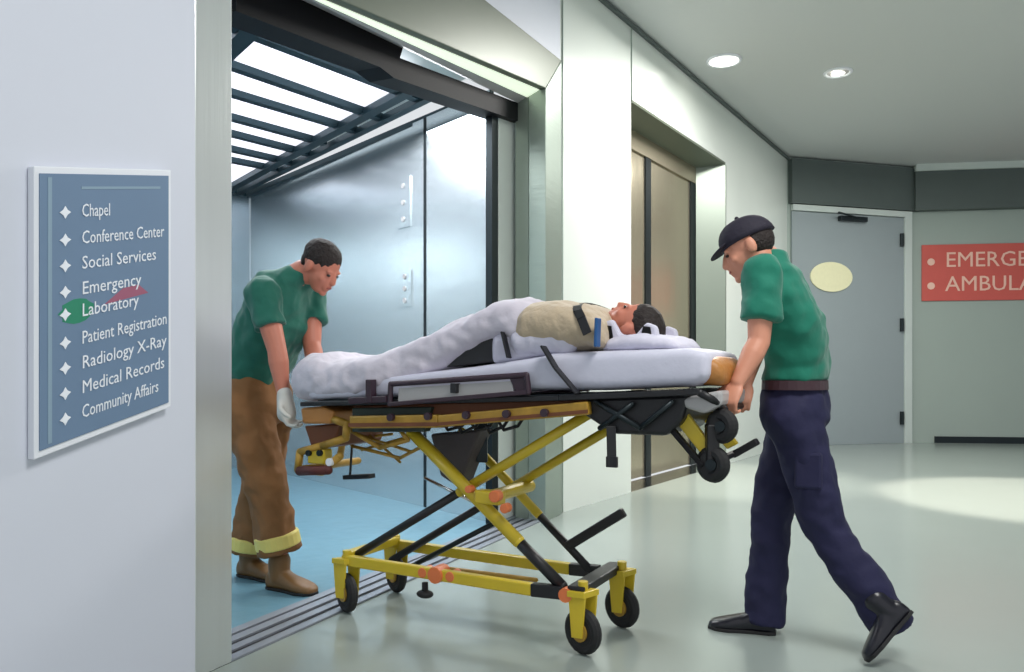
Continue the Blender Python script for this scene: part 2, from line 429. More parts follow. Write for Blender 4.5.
for (p0, p1, wd) in (((403, 95), (236, 186), .09), ((425, 100), (239, 193), .07), ((460, 108), (239, 200), .10)):
    a = onheight(*p0, HC-.01); b = onheight(*p1, HC-.01); d = (b-a).normalized()
    MB().bar(up(a-d*.1, HC-.0), up(b+d*.9, HC-.0), wd, .05).build('edge_beam', MT['teal'], cc)
a = onheight(262, 18, HC); MB().bar(up(a, HC), up(a+bd*1.6, HC), .12, .05).build('edge_beam', MT['teal'], cc)

# ------------------------------------------------------------------ second lift (door_2)
d2 = empty('door_2', up((m0+m1)/2, 0)); struct(d2)
RO = -.30
def MI(px, py): return M(px, py, RO)
n0 = m0-NM*.30; n1 = m1-NM*.30
MB().prism([up(m1, 0)+NM*.006, up(n1-DM*.16, 0), up(n1-DM*.16, H2), up(m1, H2)+NM*.006], DM*.03).build('return_panel', MT['steeld'], d2)
MB().prism([up(m0, H2)+NM*.006, up(m1, H2)+NM*.006, up(n1, H2-.03), up(n0, H2-.03)], (0, 0, .025)).build('soffit_panel', MT['lintel'], d2)
# inner header
zi = MI(700, 186).z
MB().prism([up(n0, zi), up(n1, zi), up(n1, H2-.03), up(n0, H2-.03)], -NM*.08).build('header', MT['bronze'], d2)
xs = [(633, 650), (654, 694)]
nn0 = n0
def mi(px): q_ = MI(px, 400)-NM*.0; return up(q_, 0)
def leaf(px0, px1):
    a = mi(px0)-NM*.03; b = mi(px1)-NM*.03
    MB().prism([up(a, .01), up(b, .01), up(b, zi), up(a, zi)], -NM*.04).build('door_leaf', MT['bronze'], d2, bevel=.004)
leaf(606, 647); leaf(652, 692)
for (p0, p1) in ((647, 652), (692, 699)):
    a = mi(p0)-NM*.01; b = mi(p1)-NM*.01
    MB().prism([up(a, 0), up(b, 0), up(b, zi), up(a, zi)], -NM*.05).build('door_edge', MT['dark'], d2)
MB().prism([up(mi(699), 0), up(n1, 0), up(n1, zi), up(mi(699), zi)], -NM*.08).build('jamb', MT['bronze'], d2)
a, b = n0-NM*.09, n1-NM*.09
MB().prism([up(a-DM*.2, 0), up(b+DM*.1, 0), up(b+DM*.1, H2), up(a-DM*.2, H2)], -NM*.02).build('shaft_panel', MT['dark'], d2)
MB().prism([up(m0, -.12), up(m1, -.12), up(n1, -.12), up(n0, -.12)], (0, 0, .121)).build('sill', MT['chrome'], d2)

# ------------------------------------------------------------------ back door (door_3)
d3 = empty('door_3', up((F_+G_)/2, 0)); struct(d3)
zd = zb-.01
r0 = up(Bk(904, 300, .04), 0); r1 = up(Bk(911, 300, .04), 0); lf = up(F_+DB*.06+NB*.04, 0)
MB().prism([up(lf, 0), up(r0, 0), up(r0, zd-.10), up(lf, zd-.10)], -NB*.035).build('door_panel', MT['door'], d3, bevel=.004)
MB().prism([up(r0, 0)+NB*.03, up(r1, 0)+NB*.03, up(r1, zd)+NB*.03, up(r0, zd)+NB*.03], -NB*.06).build('frame_post', MT['trimw'], d3, bevel=.004)
MB().prism([up(lf, zd-.09)+NB*.03, up(r0, zd-.09)+NB*.03, up(r0, zd)+NB*.03, up(lf, zd)+NB*.03], -NB*.06).build('frame_head', MT['trimw'], d3, bevel=.004)
lr = up(F_+DB*.06+NB*.05, 0)
for y in (240, 325, 418):
    c = Bk(902, y, .06); MB().cyl(c-Vector((0, 0, .10)), c+Vector((0, 0, .10)), .03).build('hinge', MT['dark'], d3)
c = Bk(853, 219, .09); mb = MB(); mb.box(c, DB*.24, NB*.035, (0, 0, .035)); mb.bar(c+DB*.2, c-DB*.35+NB*.12+Vector((0, 0, .06)), .03, .02)
mb.build('door_closer', MT['dark'], d3, bevel=.004)
c = Bk(831, 277, .042); n = 40
ov = MB().prism([c+DB*.37*math.cos(2*math.pi*i/n)+Vector((0, 0, .225*math.sin(2*math.pi*i/n))) for i in range(n)], NB*.02)
tag(ov.build('oval_sign', MT['oval'], bevel=.004), 'pale yellow oval plate on the grey door behind the walking person', 'sign')

# red wall sign
sg = empty('wall_sign', Ck(985, 303, .0)); tag(sg, 'red sign with two pale lines of text on the wall right of the grey door', 'sign')
a = Ck(922, 245, .03); b = Ck(1112, 245, .03); zt = a.z; zl = Ck(922, 301, .03).z
MB().prism([up(a, zt), up(b, zt), up(b, zl), up(a, zl)], -NC*.03).build('board', MT['red'], sg, bevel=.006)
for ln, (yy, body) in enumerate(((267, 'EMERGENCY'), (291, 'AMBULANCE'))):
    c = Ck(945, yy, .032); tx = MB(); solid_text(tx, body, c, DC*.33, Vector((0, 0, .33)), NC, .006)
    tx.build('text_line', MT['pink'], sg)
    c2 = Ck(931, yy-5, .032); MB().cyl(c2, c2+NC*.006, .055, n=20).build('bullet', MT['pink'], sg)

# directory sign on the near panel
q0, q1, q2, q3 = L(34, 166, .03), L(171, 170, .03), L(171, 407, .03), L(35, 460, .03)
q3 = up(q0, q3.z)
ds = empty('directory_sign', up((q0+q1)/2, q3.z)-NL*.03)
tag(ds, 'slate blue directory board with nine white text lines on the near left wall', 'sign')
MB().prism([q3, q2, q1, q0], -NL*.028).build('frame', MT['palew'], ds, bevel=.003)
def S(u, v, off=0.0):      # u across, v down
    t = q0.lerp(q1, u); b = q3.lerp(q2, u); return t.lerp(b, v)+NL*off
MB().prism([S(.03, .975), S(.972, .975), S(.972, .025), S(.03, .025)], NL*.004).build('board', MT['signb'], ds)
MB().prism([S(.08, .962, .004), S(.105, .962, .004), S(.105, .038, .004), S(.08, .038, .004)], NL*.001).build('edge_strip', MT['signs'], ds)
rows = [('Chapel', .162, .50), ('Conference Center', .260, .93), ('Social Services', .352, .86), ('Emergency', .445, .74), ('Laboratory', .525, .72),
        ('Patient Registration', .625, .95), ('Radiology X-Ray', .715, .95), ('Medical Records', .805, .93), ('Community Affairs', .895, .88)]
for body, v, ue in rows:
    o_ = S(.30, v+.018, .005); e_ = S(ue, v+.018, .005); X = (e_-o_); ln = X.length; X.normalize(); tx = MB()
    solid_text(tx, body, o_, X*.056, Vector((0, 0, .056)), NL, .0015, maxw=ln)
    tx.build('text_line', MT['white'], ds); tx = MB()
    a = S(.19, v, .005); tx.prism([a+X*.019*math.cos(i*math.pi/4)*(1 if i % 2 == 0 else .55)+Vector((0, 0, .019*math.sin(i*math.pi/4)*(1 if i % 2 == 0 else .55))) for i in range(8)], NL*.0015)
    tx.build('bullet', MT['white'], ds)
MB().prism([S(.30, .08, .004), S(.9, .08, .004), S(.9, .07, .004), S(.30, .07, .004)], NL*.001).build('top_rule', MT['signs'], ds)
gm = MB()
gm.prism([S(.27+.115*math.cos(2*math.pi*i/18)*(1+.12*math.sin(3*i)), .52+.045*math.sin(2*math.pi*i/18), .004) for i in range(18)], NL*.0007)
gm.build('green_mark', MT['signg'], ds)
MB().prism([S(.46, .515, .004), S(.80, .50, .004), S(.72, .46, .004), S(.60, .465, .004)], NL*.0007).build('red_mark', MT['signr'], ds)

# ceiling downlights
for (px, py, lb, r) in ((724, 60, 'bright round recessed downlight nearer the lift wall', .16), (838, 72, 'smaller tilted recessed downlight right of the bright one', .13)):
    c = onheight(px, py, CEIL)
    e = empty('downlight', c); tag(e, lb, 'ceiling light', 'downlights in the corridor ceiling')
    MB().torus(c-Vector((0, 0, .004)), (0, 0, 1), r, .018).build('ring', MT['palew'], e, smooth=True)
    if px < 800: MB().cyl(c-Vector((0, 0, .014)), c-Vector((0, 0, .002)), r-.01, n=28).build('lens', MT['lamp'], e)
    else:
        t = Vector((.45, .2, .1)).normalized(); s_ = Vector((0, 0, 1)).cross(t).normalized()
        MB().ell(c-Vector((0, 0, .02)), t*.09, s_*.045, (0, 0, .02)).build('lens', MT['lamp'], e, smooth=True)
        MB().cyl(c-Vector((0, 0, .006)), c-Vector((0, 0, .002)), r-.01, n=28).build('recess_plate', MT['greyp'], e)

# ------------------------------------------------------------------ stretcher
O = Vector((-.677, 3.835, 0)); U = Vector((.885, -.465, 0)).normalized(); W = Vector((.465, .885, 0)).normalized(); Z = Vector((0, 0, 1))
def g(u, v, z): return O+U*u+W*v+Z*z
def gp(px, py, v):                     # point of the plane v of the stretcher
    kx = (px-CX)/F; b = O+W*v; u = (kx*b.y-b.x)/(U.x-kx*U.y); q = b+U*u
    return Vector((q.x, q.y, EYE-(py-HY)/F*q.y))
def gz(px, v): q = gp(px, HY, v); return (q-O).dot(U)
T = empty('stretcher', O+U*.6); tag(T, 'yellow and black wheeled ambulance stretcher with scissor legs crossing the lift threshold', 'stretcher')
VN, VF = -.19, .19
# wheels
def wheel(c, r, ax, name='wheel', fork=True, top=None):
    ax = Vector(ax).normalized()
    w_ = MB(); w_.torus(c, ax, r-.022, .022, 28, 10); w_.cyl(c-ax*.018, c+ax*.018, r-.02, n=28)
    wo = w_.build(name, MT['rubber'], T, smooth=False)
    MB().cyl(c-ax*.026, c+ax*.026, r*.42, n=20).build('wheel_hub', MT['gold'], wo)
    if fork:
        f_ = MB(); tp = top if top is not None else c+Z*(r+.055)
        for s_ in (-1, 1):
            a = c+ax*s_*.030; b = tp+ax*s_*.030
            f_.prism([a-Z*.02-U*.022, a-Z*.02+U*.022, b+U*.036, b-U*.036], ax*.008*s_)
        f_.box(tp+Z*.004, ax*.045, U*.036, Z*.012); f_.cyl(tp, tp+Z*.05, .02)
        f_.build('fork', MT['yellow'], wo, bevel=.002)
RW = .090
axf = (W+U*.35)
cN = gp(583, 632, VN); cN.z = RW; wheel(cN, RW, axf)
cFf = gp(622, 606, VF); cFf.z = RW; wheel(cFf, RW, axf)
cR = gp(347, 592, VN); cR.z = RW; wheel(cR, RW, W+U*.5)
cRf = g((cR-O).dot(U)+.0, VF, RW); wheel(cRf, RW, W+U*.5)
ZB = .20+.03                            # base frame level
uN = (cN-O).dot(U); uR = (cR-O).dot(U)
# lower side rails
for v, nm in ((VN, 0), (VF, 1)):
    m_ = MB(); m_.bar(g(uR-.02, v, ZB+.01), g(uN-.22, v, ZB-.005), .035, .05)
    lo = m_.build('lower_rail', MT['yellow'], T, bevel=.006)
    MB().bar(g(uN-.22, v, ZB-.005), g(uN-.08, v, ZB), .038, .052).build('rail_sleeve', MT['black'], lo, bevel=.004)
MB().bar(g(uR-.0, VN, ZB+.03), g(uR, VF, ZB+.03), .05, .04).build('rear_crossbar', MT['yellow'], T, bevel=.006)
MB().bar(g(uN-.02, VN-.03, ZB+.02), g(uN-.02, VF+.05, ZB+.02), .07, .035).build('front_crossbar', MT['black'], T, bevel=.006)
MB().cyl(g(uN-.06, VN-.04, ZB), g(uN-.06, VN+.0, ZB), .028).build('knob', MT['orange'], T)
# roller assembly on the lower rail
m_ = MB(); c = gp(438, 574, VN); 
m_.cyl(c-W*.03, c+W*.05, .036); m_.cyl(c-W*.02+U*.07, c+W*.05+U*.07, .022); m_.cyl(c-W*.02-U*.07, c+W*.05-U*.07, .022)
m_.build('roller', MT['orange'], T, bevel=.003)
m_ = MB(); c = gp(425, 594, VN); m_.ell(c, U*.04, W*.03, Z*.018); m_.cyl(c, c+Z*.05, .014); m_.build('foot_pad', MT['rubber'], T, smooth=True)
m_ = MB(); m_.tube([gp(451, 569, 0), gp(536, 580, 0)], .010); m_.build('brake_rod', MT['gold'], T)
# the scissor legs
def leg(name, a, b, split, r=.021):
    """a: black lower end, b: upper end; split: fraction where the black sleeve ends"""
    s_ = a.lerp(b, split)
    o_ = MB().tube([s_, b], r, 14).build(name, MT['yellow'], T, smooth=True)
    MB().tube([a, s_.lerp(b, .04)], r*.86, 14).build('leg_sleeve', MT['black'], o_, smooth=True)
VA, VAF = -.15, .15
leg('scissor_leg', gp(348, 560, VA), gp(592, 412, VA), .50)
leg('scissor_leg', gp(392, 560, VAF), gp(628, 418, VAF), .45)
leg('scissor_leg', gp(562, 586, VN+.01), gp(412, 432, VN+.01), .27, .027)
leg('scissor_leg', gp(594, 574, VF-.01), gp(462, 432, VF-.01), .40, .021)
# hub
m_ = MB(); c = gp(490, 497, VN); m_.cyl(c-W*.02, g((c-O).dot(U), VF, c.z), .028); m_.box(c, U*.06, W*.03, Z*.028); m_.build('pivot_housing', MT['yellow'], T, bevel=.008)
for px, py, r in ((496, 496, .025), (506, 508, .02), (470, 489, .016)):
    c = gp(px, py, VN-.03); MB().cyl(c-W*.02, c+W*.02, r).build('pivot_cap', MT['orange'], T, bevel=.004)
c0, c1 = gp(455, 517, 0), gp(388, 556, 0)
MB().tube([gp(500, 520, 0.0), gp(412, 566, 0.0)], .012).build('gas_strut', MT['dark'], T, smooth=True)
MB().tube([gp(425, 478, 0), gp(480, 505, 0)], .008).build('release_rod', MT['chrome'], T, smooth=True)
# release lever at the right
MB().bar(gp(568, 546, VF-.02), gp(624, 512, VF-.02), .04, .042).build('release_lever', MT['black'], T, bevel=.008)
# upright black post
MB().bar(gp(482, 412, .05), gp(482, 462, .05), .05, .05, up=(1, 0, 0)).build('centre_post', MT['dark'], T, bevel=.004)
# upper frame rails
VB, VBF = -.27, .27
for v in (VB, VBF):
    tilt = [gp(302, 404, VB), gp(560, 398, VB), gp(700, 392, VB)]
    pts = [p+W*(v-VB) for p in tilt]
    m_ = MB(); m_.bar(pts[0], pts[1], .03, .022); m_.bar(pts[1], pts[2], .03, .022)
    m_.build('upper_rail', MT['black'], T, bevel=.004)
    pts2 = [p+W*(v-VB) for p in (gp(352, 422, VB), gp(440, 421, VB), gp(590, 408, VB))]
    m_ = MB(); m_.bar(pts2[0], pts2[1], .04, .055); m_.bar(pts2[1], pts2[2], .04, .05)
    fr = m_.build('slide_rail', MT['gold'], T, bevel=.006)
    q2_ = [p-Z*.012-W*.023*(1 if v < 0 else -1) for p in pts2]
    m_ = MB(); m_.bar(q2_[0], q2_[1], .006, .016); m_.bar(q2_[1], q2_[2], .006, .014); m_.build('rail_groove', MT['brownp'], fr)
    for px in (395, 432, 470, 510, 548):
        c = gp(px, 417-(px-395)*.03, VB)+W*(v-VB)-W*.03*(1 if v < 0 else -1); MB().cyl(c-W*.01, c+W*.01, .016).build('bolt', MT['purple'], fr)
for px in (330, 420, 520, 600, 680):
    a = gp(px, 404-(px-302)*.03, VB); MB().bar(a, a+W*.54, .03, .02).build('crossbar', MT['black'], T, bevel=.003)
MB().prism([gp(318, 400, VB), gp(690, 391, VB), gp(690, 391, VB)+W*.54, gp(318, 400, VB)+W*.54], -Z*.012).build('deck', MT['dark'], T)
m_ = MB(); m_.prism([gp(352, 406, -.22), gp(590, 399, -.22), gp(590, 412, -.22), (gp(440, 428, -.22)), gp(380, 428, -.22)], W*.06)
m_.build('underframe', MT['brownp'], T, bevel=.006)
m_ = MB()
for i in range(5):
    x = 440+i*14; m_.tube([gp(x, 418, -.10), gp(x+8, 430+3*(i % 2), -.10), gp(x+22, 426, -.10), gp(x+30, 414, -.10)], .007, 8)
m_.build('cable', MT['black'], T, smooth=True)
# dark section left, below the bed
MB().prism([gp(352, 408, VB+.03), gp(432, 407, VB+.03), gp(424, 432, VB+.03), gp(352, 432, VB+.03)], W*.05).build('side_plate', mat('dark_green_plate', (34, 48, 40), .5), T, bevel=.004)
# black carriage at the head end, underneath
m_ = MB(); m_.prism([gp(586, 398, VB+.02), gp(690, 394, VB+.02), gp(682, 422, VB+.02), gp(666, 436, VB+.02), gp(612, 434, VB+.02), gp(582, 414, VB+.02)], W*.48)
m_.build('head_carriage', MT['black'], T, bevel=.015)
m_ = MB()
for (x0, y0, x1, y1) in ((596, 402, 640, 428), (640, 428, 672, 402), (600, 428, 632, 404)):
    m_.tube([gp(x0, y0, VB), gp(x1, y1, VB)], .010)
m_.build('bracket', MT['dark'], T, smooth=True)
m_ = MB(); m_.bar(gp(611, 426, VB), gp(612, 466, VB), .035, .008, up=(0, 1, 0)); m_.box(gp(612, 462, VB), U*.022, W*.008, Z*.02)
m_.build('hanging_buckle', MT['black'], T, bevel=.002)
# yellow drop frame with loading wheels
for v in (-.20, .16):
    m_ = MB(); m_.prism([gp(668, 413, -.20), gp(684, 409, -.20), gp(716, 452, -.20), gp(704, 458, -.20)], W*.03)
    o_ = m_.build('drop_frame', MT['yellow'], T, bevel=.005); 
    o_.location = W*(v+.20)
    m_ = MB(); m_.bar(gp(664, 420, -.215), gp(703, 466, -.215), .03, .02); m_.build('frame_edge', MT['black'], o_, bevel=.003).location = (0, 0, 0)
def lwheel(px, py, v, r):
    c = gp(px, py, v); w_ = MB(); w_.torus(c, W+U*.4, r-.02, .026, 24, 10); w_.cyl(c-W*.02, c+W*.02, r-.015, n=24)
    o_ = w_.build('loading_wheel', MT['rubber'], T); MB().cyl(c-W*.036, c+W*.036, r*.32).build('wheel_hub', MT['dark'], o_)
lwheel(722, 426, -.20, .058); lwheel(713, 464, -.20, .062); lwheel(713, 464, .16, .062)
m_ = MB(); m_.bar(gp(712, 424, -.2), gp(712, 466, -.2), .05, .045, up=(1, 0, 0)); m_.tube([gp(714, 462, -.2), gp(714, 462, -.2)+W*.36], .014)
m_.build('wheel_bracket', MT['black'], T, bevel=.006)
MB().bar(gp(733, 455, 0.1), gp(758, 441, 0.1), .04, .028).build('end_handle', MT['black'], T, bevel=.006)
MB().prism([gp(680, 398, VB+.02), gp(722, 390, VB+.02), gp(722, 405, VB+.02), gp(704, 414, VB+.02), gp(684, 408, VB+.02)], W*.44).build('head_cover', MT['greyp'], T, bevel=.014)
# push bar the hands hold
pb = [gp(700, 393, VB), gp(717, 402, -.24), gp(722, 409, -.18)]
pb = pb+[pb[2]+W*.36, pb[1]+W*.48, pb[0]+W*.54]
MB().tube(pb, .014).build('push_bar', MT['black'], T, smooth=True)
# side guard
def guard(v, s_):
    o4 = [gp(394, 404, VB), gp(395, 384, VB), gp(530, 375, VB), gp(532, 392, VB)]
    o4 = [p+W*(v-VB) for p in o4]
    m_ = MB(); m_.tube(o4, .012); m_.bar(o4[0], o4[3], .02, .018)
    q_ = [gp(x, y, VB)+W*(v-VB) for x, y in ((512, 377), (531, 375), (532, 392), (519, 392))]; m_.prism(q_, W*.02)
    go = m_.build('side_guard', MT['purple'], T, smooth=False, bevel=.003)
    MB().prism([p+W*.004 for p in (o4[0].lerp(o4[3], .06), o4[0].lerp(o4[3], .9), o4[1].lerp(o4[2], .9)-Z*.02, o4[1].lerp(o4[2], .06)-Z*.02)], W*.008).build('guard_panel', MT['greyp'], go)
    c = gp(459, 388, VB)+W*(v-VB); MB().box(c, U*.015, W*.016, Z*.02).build('guard_latch', MT['black'], go, bevel=.003)
guard(-.30, -1); guard(.30, 1)
m_ = MB(); m_.box(gp(371, 391, -.30), U*.016, W*.02, Z*.05); m_.bar(gp(350, 401, -.30), gp(388, 399, -.30), .03, .03); m_.build('guard_bracket', MT['purple'], T, bevel=.004)
# foot-end hardware
ft = MB(); ft.prism([gp(300, 408, -.26), gp(322, 406, -.26), gp(334, 412, -.26), (gp(330, 424, -.26)), gp(302, 424, -.26)], W*.50)
ft.build('foot_end_block', MT['tan'], T, bevel=.012)
ft = MB(); ft.tube([gp(330, 418, -.24), gp(347, 424, -.24), gp(346, 438, -.24), gp(322, 446, -.24), gp(300, 452, -.24), gp(298, 470, -.24), gp(322, 472, -.24), gp(340, 456, -.24)], .018)
ft.tube([gp(300, 452, .2), gp(298, 470, .2), gp(322, 472, .2), gp(340, 456, .2), gp(346, 424, .2)], .018)
ft.tube([gp(298, 470, -.24), gp(298, 470, -.24)+W*.44], .018)
ft.build('foot_end_frame', MT['gold'], T, smooth=True)
ft = MB(); ft.tube([gp(300, 471, -.26), gp(328, 470, -.26)], .022); ft.build('grip', mat('dark_red_grip', (84, 34, 30), .6), T, smooth=True)
ft = MB(); ft.box(gp(320, 456, -.22), U*.05, W*.03, Z*.035); ft.build('foot_latch', MT['yellow'], T, bevel=.008)
for x in (309, 320): MB().cyl(gp(x, 453, -.255)-W*.01, gp(x, 453, -.255)+W*.02, .014).build('bolt', MT['dark'], T)
ft = MB(); ft.cyl(gp(330, 462, -.26)-W*.01, gp(330, 462, -.26)+W*.03, .018); ft.build('white_button', MT['palew'], T)
ft = MB(); ft.tube([gp(350, 430, -.2), gp(380, 448, -.2), gp(408, 440, -.2), gp(400, 430, -.2)], .010); ft.tube([gp(352, 446, -.1), gp(400, 458, -.1), gp(425, 445, -.1)], .008)
ft.build('foot_linkage', MT['gold'], T, smooth=True)
m_ = MB(); m_.bar(gp(346, 477, -.1), gp(372, 476, -.1), .05, .02); m_.tube([gp(352, 446, -.1), gp(350, 476, -.1)], .006, 8)
m_.build('foot_pedal', MT['black'], T, bevel=.004)
m_ = MB(); m_.prism([gp(304, 426, -.2), gp(340, 424, -.2), gp(334, 446, -.2), gp(312, 450, -.2)], W*.36); m_.build('foot_end_plate', MT['brownp'], T, bevel=.008)
m_ = MB()
for i, (x0, y0, x1, y1) in enumerate(((356, 434, 412, 452), (362, 450, 418, 434), (370, 436, 400, 462), (346, 440, 392, 434))):
    m_.tube([gp(x0, y0, -.05+.05*i), gp(x1, y1, -.05+.05*i)], .007, 8)
m_.build('spring_rod', MT['gold'], T, smooth=True)
MB().prism([gp(430, 434, -.05), gp(480, 430, -.05), gp(458, 488, -.05), gp(440, 476, -.05)], W*.12).build('storage_pouch', mat('charcoal_pouch', (78, 72, 74), .7, bump=.2), T, bevel=.01)
# black knee support under the raised sheet
MB().prism([gp(446, 367, -.20), gp(494, 362, -.20), gp(492, 330, -.20), gp(480, 336, -.20)], W*.40).build('knee_support', MT['black'], T, bevel=.004)

# ------------------------------------------------------------------ bedding: lofted along the stretcher
def bed_loft(prof, v0, v1, ref, p=3.2, n=40):
    """prof: (px, ytop, ybottom) seen at plane ref; superellipse sections"""
    rings = []
    for (px, yt, yb, *sc) in prof:
        a = gp(px, yt, ref); b = gp(px, yb, ref); u = (a-O).dot(U); s_ = sc[0] if sc else 1
        cz = (a.z+b.z)/2; hz = (a.z-b.z)/2; cv = (v0+v1)/2; hv = (v1-v0)/2*s_; r = []
        for i in range(n):
            t = 2*math.pi*i/n; c_, s2 = math.cos(t), math.sin(t)
            r.append(g(u, cv+hv*abs(c_)**(2/p)*(1 if c_ > 0 else -1), cz+hz*abs(s2)**(2/p)*(1 if s2 > 0 else -1)))
        rings.append(r)
    return MB().loft(rings)
def dens(prof, k=5):
    out = []
    for a, b in zip(prof, prof[1:]):
        for i in range(k):
            t = i/k; out.append(tuple(x+(y-x)*t for x, y in zip(a, b)))
    return out+[prof[-1]]
mt = bed_loft([(305, 378, 399, .9), (309, 376, 401, 1), (400, 374, 398, 1), (470, 366, 394, 1), (540, 355, 391, 1), (548, 352, 391, 1), (600, 350, 391, 1), (690, 347, 387, 1), (704, 350, 382, .98), (708, 356, 376, .9)], -.265, .265, -.265, p=7)
tag(mt.build('mattress', MT['mattress'], remesh=.012, sm=3), 'pale lilac mattress lying on the stretcher deck', 'mattress')
# tan head block
hb = bed_loft([(690, 356, 384, .8), (694, 353, 386, 1), (712, 356, 387, 1), (720, 364, 385, .95), (722, 370, 380, .8)], -.22, .22, -.24, p=4)
tag(hb.build('head_cushion', MT['tan'], remesh=.010, sm=2), 'tan padded block at the head end of the mattress', 'cushion')
sh = bed_loft(dens([(296, 374, 399, .6), (300, 358, 402, .9), (308, 352, 403, .98), (320, 352, 403, 1), (332, 360, 402, 1), (369, 355, 400, 1), (385, 350, 396, .97), (405, 342, 388, .88), (422, 335, 382, .85), (450, 320, 367, .85), (480, 307, 347, .85), (501, 298, 342, .85), (518, 296, 347, .83), (530, 300, 347, .77)], 6), -.285, .285, -.20, p=3.2)
tag(sh.build('sheet', MT['sheet'], remesh=.010, sm=4, disp=.012, dscale=.10), 'rumpled lilac white sheet over the patient\'s legs rising from the foot end', 'sheet')
# lower tuck, the pale strip beside the knee support
st = bed_loft([(490, 336, 364, .9), (494, 332, 366, 1), (520, 330, 362, 1), (545, 330, 356, 1)], -.22, .22, -.22, p=6)
tag(st.build('folded_sheet', MT['shirtw'], remesh=.010, sm=2, disp=.004), 'pale folded sheet under the beige blanket beside the black knee support', 'sheet')
bl_ = bed_loft(dens([(510, 314, 338, .55), (514, 304, 348, .88), (522, 299, 351, .97), (545, 297, 352, 1), (570, 300, 352, 1), (586, 307, 351, .98), (596, 318, 350, .94), (600, 328, 347, .8)], 5), -.265, .265, -.25, p=2.7)
tag(bl_.build('blanket', MT['beige'], remesh=.009, sm=4, disp=.006, dscale=.08), 'beige woollen blanket wrapped over the patient\'s torso', 'blanket')
# straps belong to the stretcher
def strap(name, pts, wd, th, m_):
    mb_ = MB()
    for a, b in zip(pts, pts[1:]): mb_.bar(a, b, wd, th, up=W)
    return mb_.build(name, m_, T, bevel=.002)
strap('strap', [gp(543, 346, -.285), gp(556, 368, -.29), gp(578, 394, -.29)], .008, .045, MT['black'])
strap('strap', [gp(503, 332, -.235), gp(509, 358, -.245)], .008, .035, MT['black'])
s3 = MB(); arc = []
for i in range(13):
    t = math.pi*i/12; c_ = gp(590, 330, -.2); uu = (c_-O).dot(U)
    arc.append(g(uu-.11*math.sin(t)+.02, -.275*math.cos(t), 1.245+.135*math.sin(t)**.6))
for a, b in zip(arc, arc[1:]): s3.bar(a, b, .035, .008, up=(b-a).cross(U).normalized())
s3.build('chest_strap', MT['black'], T)
s4 = MB(); s4.bar(gp(598, 318, -.275), gp(597, 347, -.275), .012, .045, up=W); s4.build('blue_buckle', MT['blue'], T, bevel=.004)

# ------------------------------------------------------------------ people
def hand(mb, wrist, d, palm, side, curl=1.0, s=1.0):
    """wrist point, pointing direction, palm normal (towards what it holds), side = direction of the thumb"""
    d = d.normalized(); palm = (palm-d*palm.dot(d)).normalized(); side = (side-d*side.dot(d)-palm*side.dot(palm)).normalized()
    pc = wrist+d*.048*s
    mb.ell(pc, side*.040*s, palm*.017*s, d*.054*s); mb.ell(pc+d*.02*s, side*.041*s, palm*.014*s, d*.034*s)
    mb.ell(wrist, side*.028*s, palm*.021*s, d*.03*s)
    for i, (o_, ln) in enumerate(((.031, .92), (.0105, 1.0), (-.0105, .95), (-.031, .76))):
        b = wrist+d*(.088-.004*abs(i-1))*s+side*o_*s; pts = [b-d*.02*s, b]; a = 0
        for seg, bend in ((.040, .65), (.026, .9), (.021, .6)):
            a += bend*curl; dr = d*math.cos(a)+palm*math.sin(a); pts.append(pts[-1]+dr*seg*ln*s)
        mb.chain(pts, [.0095*s, .0095*s, .0088*s, .008*s, .007*s], 10)
    b = wrist+d*.028*s+side*.034*s; dr = (d*.6+side*.75+palm*.35).normalized(); p1 = b+dr*.035*s
    p2 = p1+(d*.8+side*.25*(1-curl)+palm*.8*curl).normalized()*.030*s; p3 = p2+(d*.6-side*.2+palm*.9*curl).normalized()*.024*s
    mb.chain([b-side*.015*s, b, p1, p2, p3], [.012*s, .013*s, .0115*s, .0100*s, .0085*s], 10)
def head(mb, c, hf, hu, s=1.0):
    hf = hf.normalized(); hu = (hu-hf*hu.dot(hf)).normalized(); hl = hu.cross(hf)
    mb.ell(c+hu*.028*s-hf*.012*s, hl*.077*s, hf*.098*s, hu*.090*s)           # cranium
    mb.ell(c+hf*.030*s-hu*.022*s, hl*.062*s, hf*.066*s, hu*.080*s)           # face
    mb.ell(c+hf*.040*s-hu*.078*s, hl*.042*s, hf*.044*s, hu*.034*s)           # jaw, chin
    mb.ell(c+hf*.078*s-hu*.094*s, hl*.018*s, hf*.018*s, hu*.016*s)
    mb.chain([c+hf*.086*s+hu*.012*s, c+hf*.098*s-hu*.010*s, c+hf*.104*s-hu*.026*s], [.010*s, .012*s, .014*s])   # nose
    mb.ell(c+hf*.078*s-hu*.052*s, hl*.028*s, hf*.024*s, hu*.034*s)           # mouth mound
    for q in (-1, 1):
        mb.ell(c+hl*q*.030*s+hf*.080*s+hu*.020*s, hl*.022*s, hf*.010*s, hu*.008*s)     # brow
        mb.ell(c+hl*q*.038*s+hf*.064*s-hu*.024*s, hl*.022*s, hf*.018*s, hu*.020*s)     # cheek
        mb.ell(c+hl*q*.079*s-hf*.010*s-hu*.008*s, hl*.010*s, hf*.020*s, hu*.032*s)     # ear
    return hf, hu, hl
def face_parts(par, c, hf, hu, hl, s=1.0):
    for q in (-1, 1): MB().ell(c+hl*q*.031*s+hf*.083*s+hu*.003*s, hl*.012*s, hf*.008*s, hu*.006*s).build('eye', MT['eye'], par, smooth=True)
    MB().ell(c+hf*.099*s-hu*.056*s, hl*.020*s, hf*.005*s, hu*.006*s).build('mouth', MT['lips'], par, smooth=True)
def ring(c, a, b, n=28): return [c+a*math.cos(2*math.pi*i/n)+b*math.sin(2*math.pi*i/n) for i in range(n)]
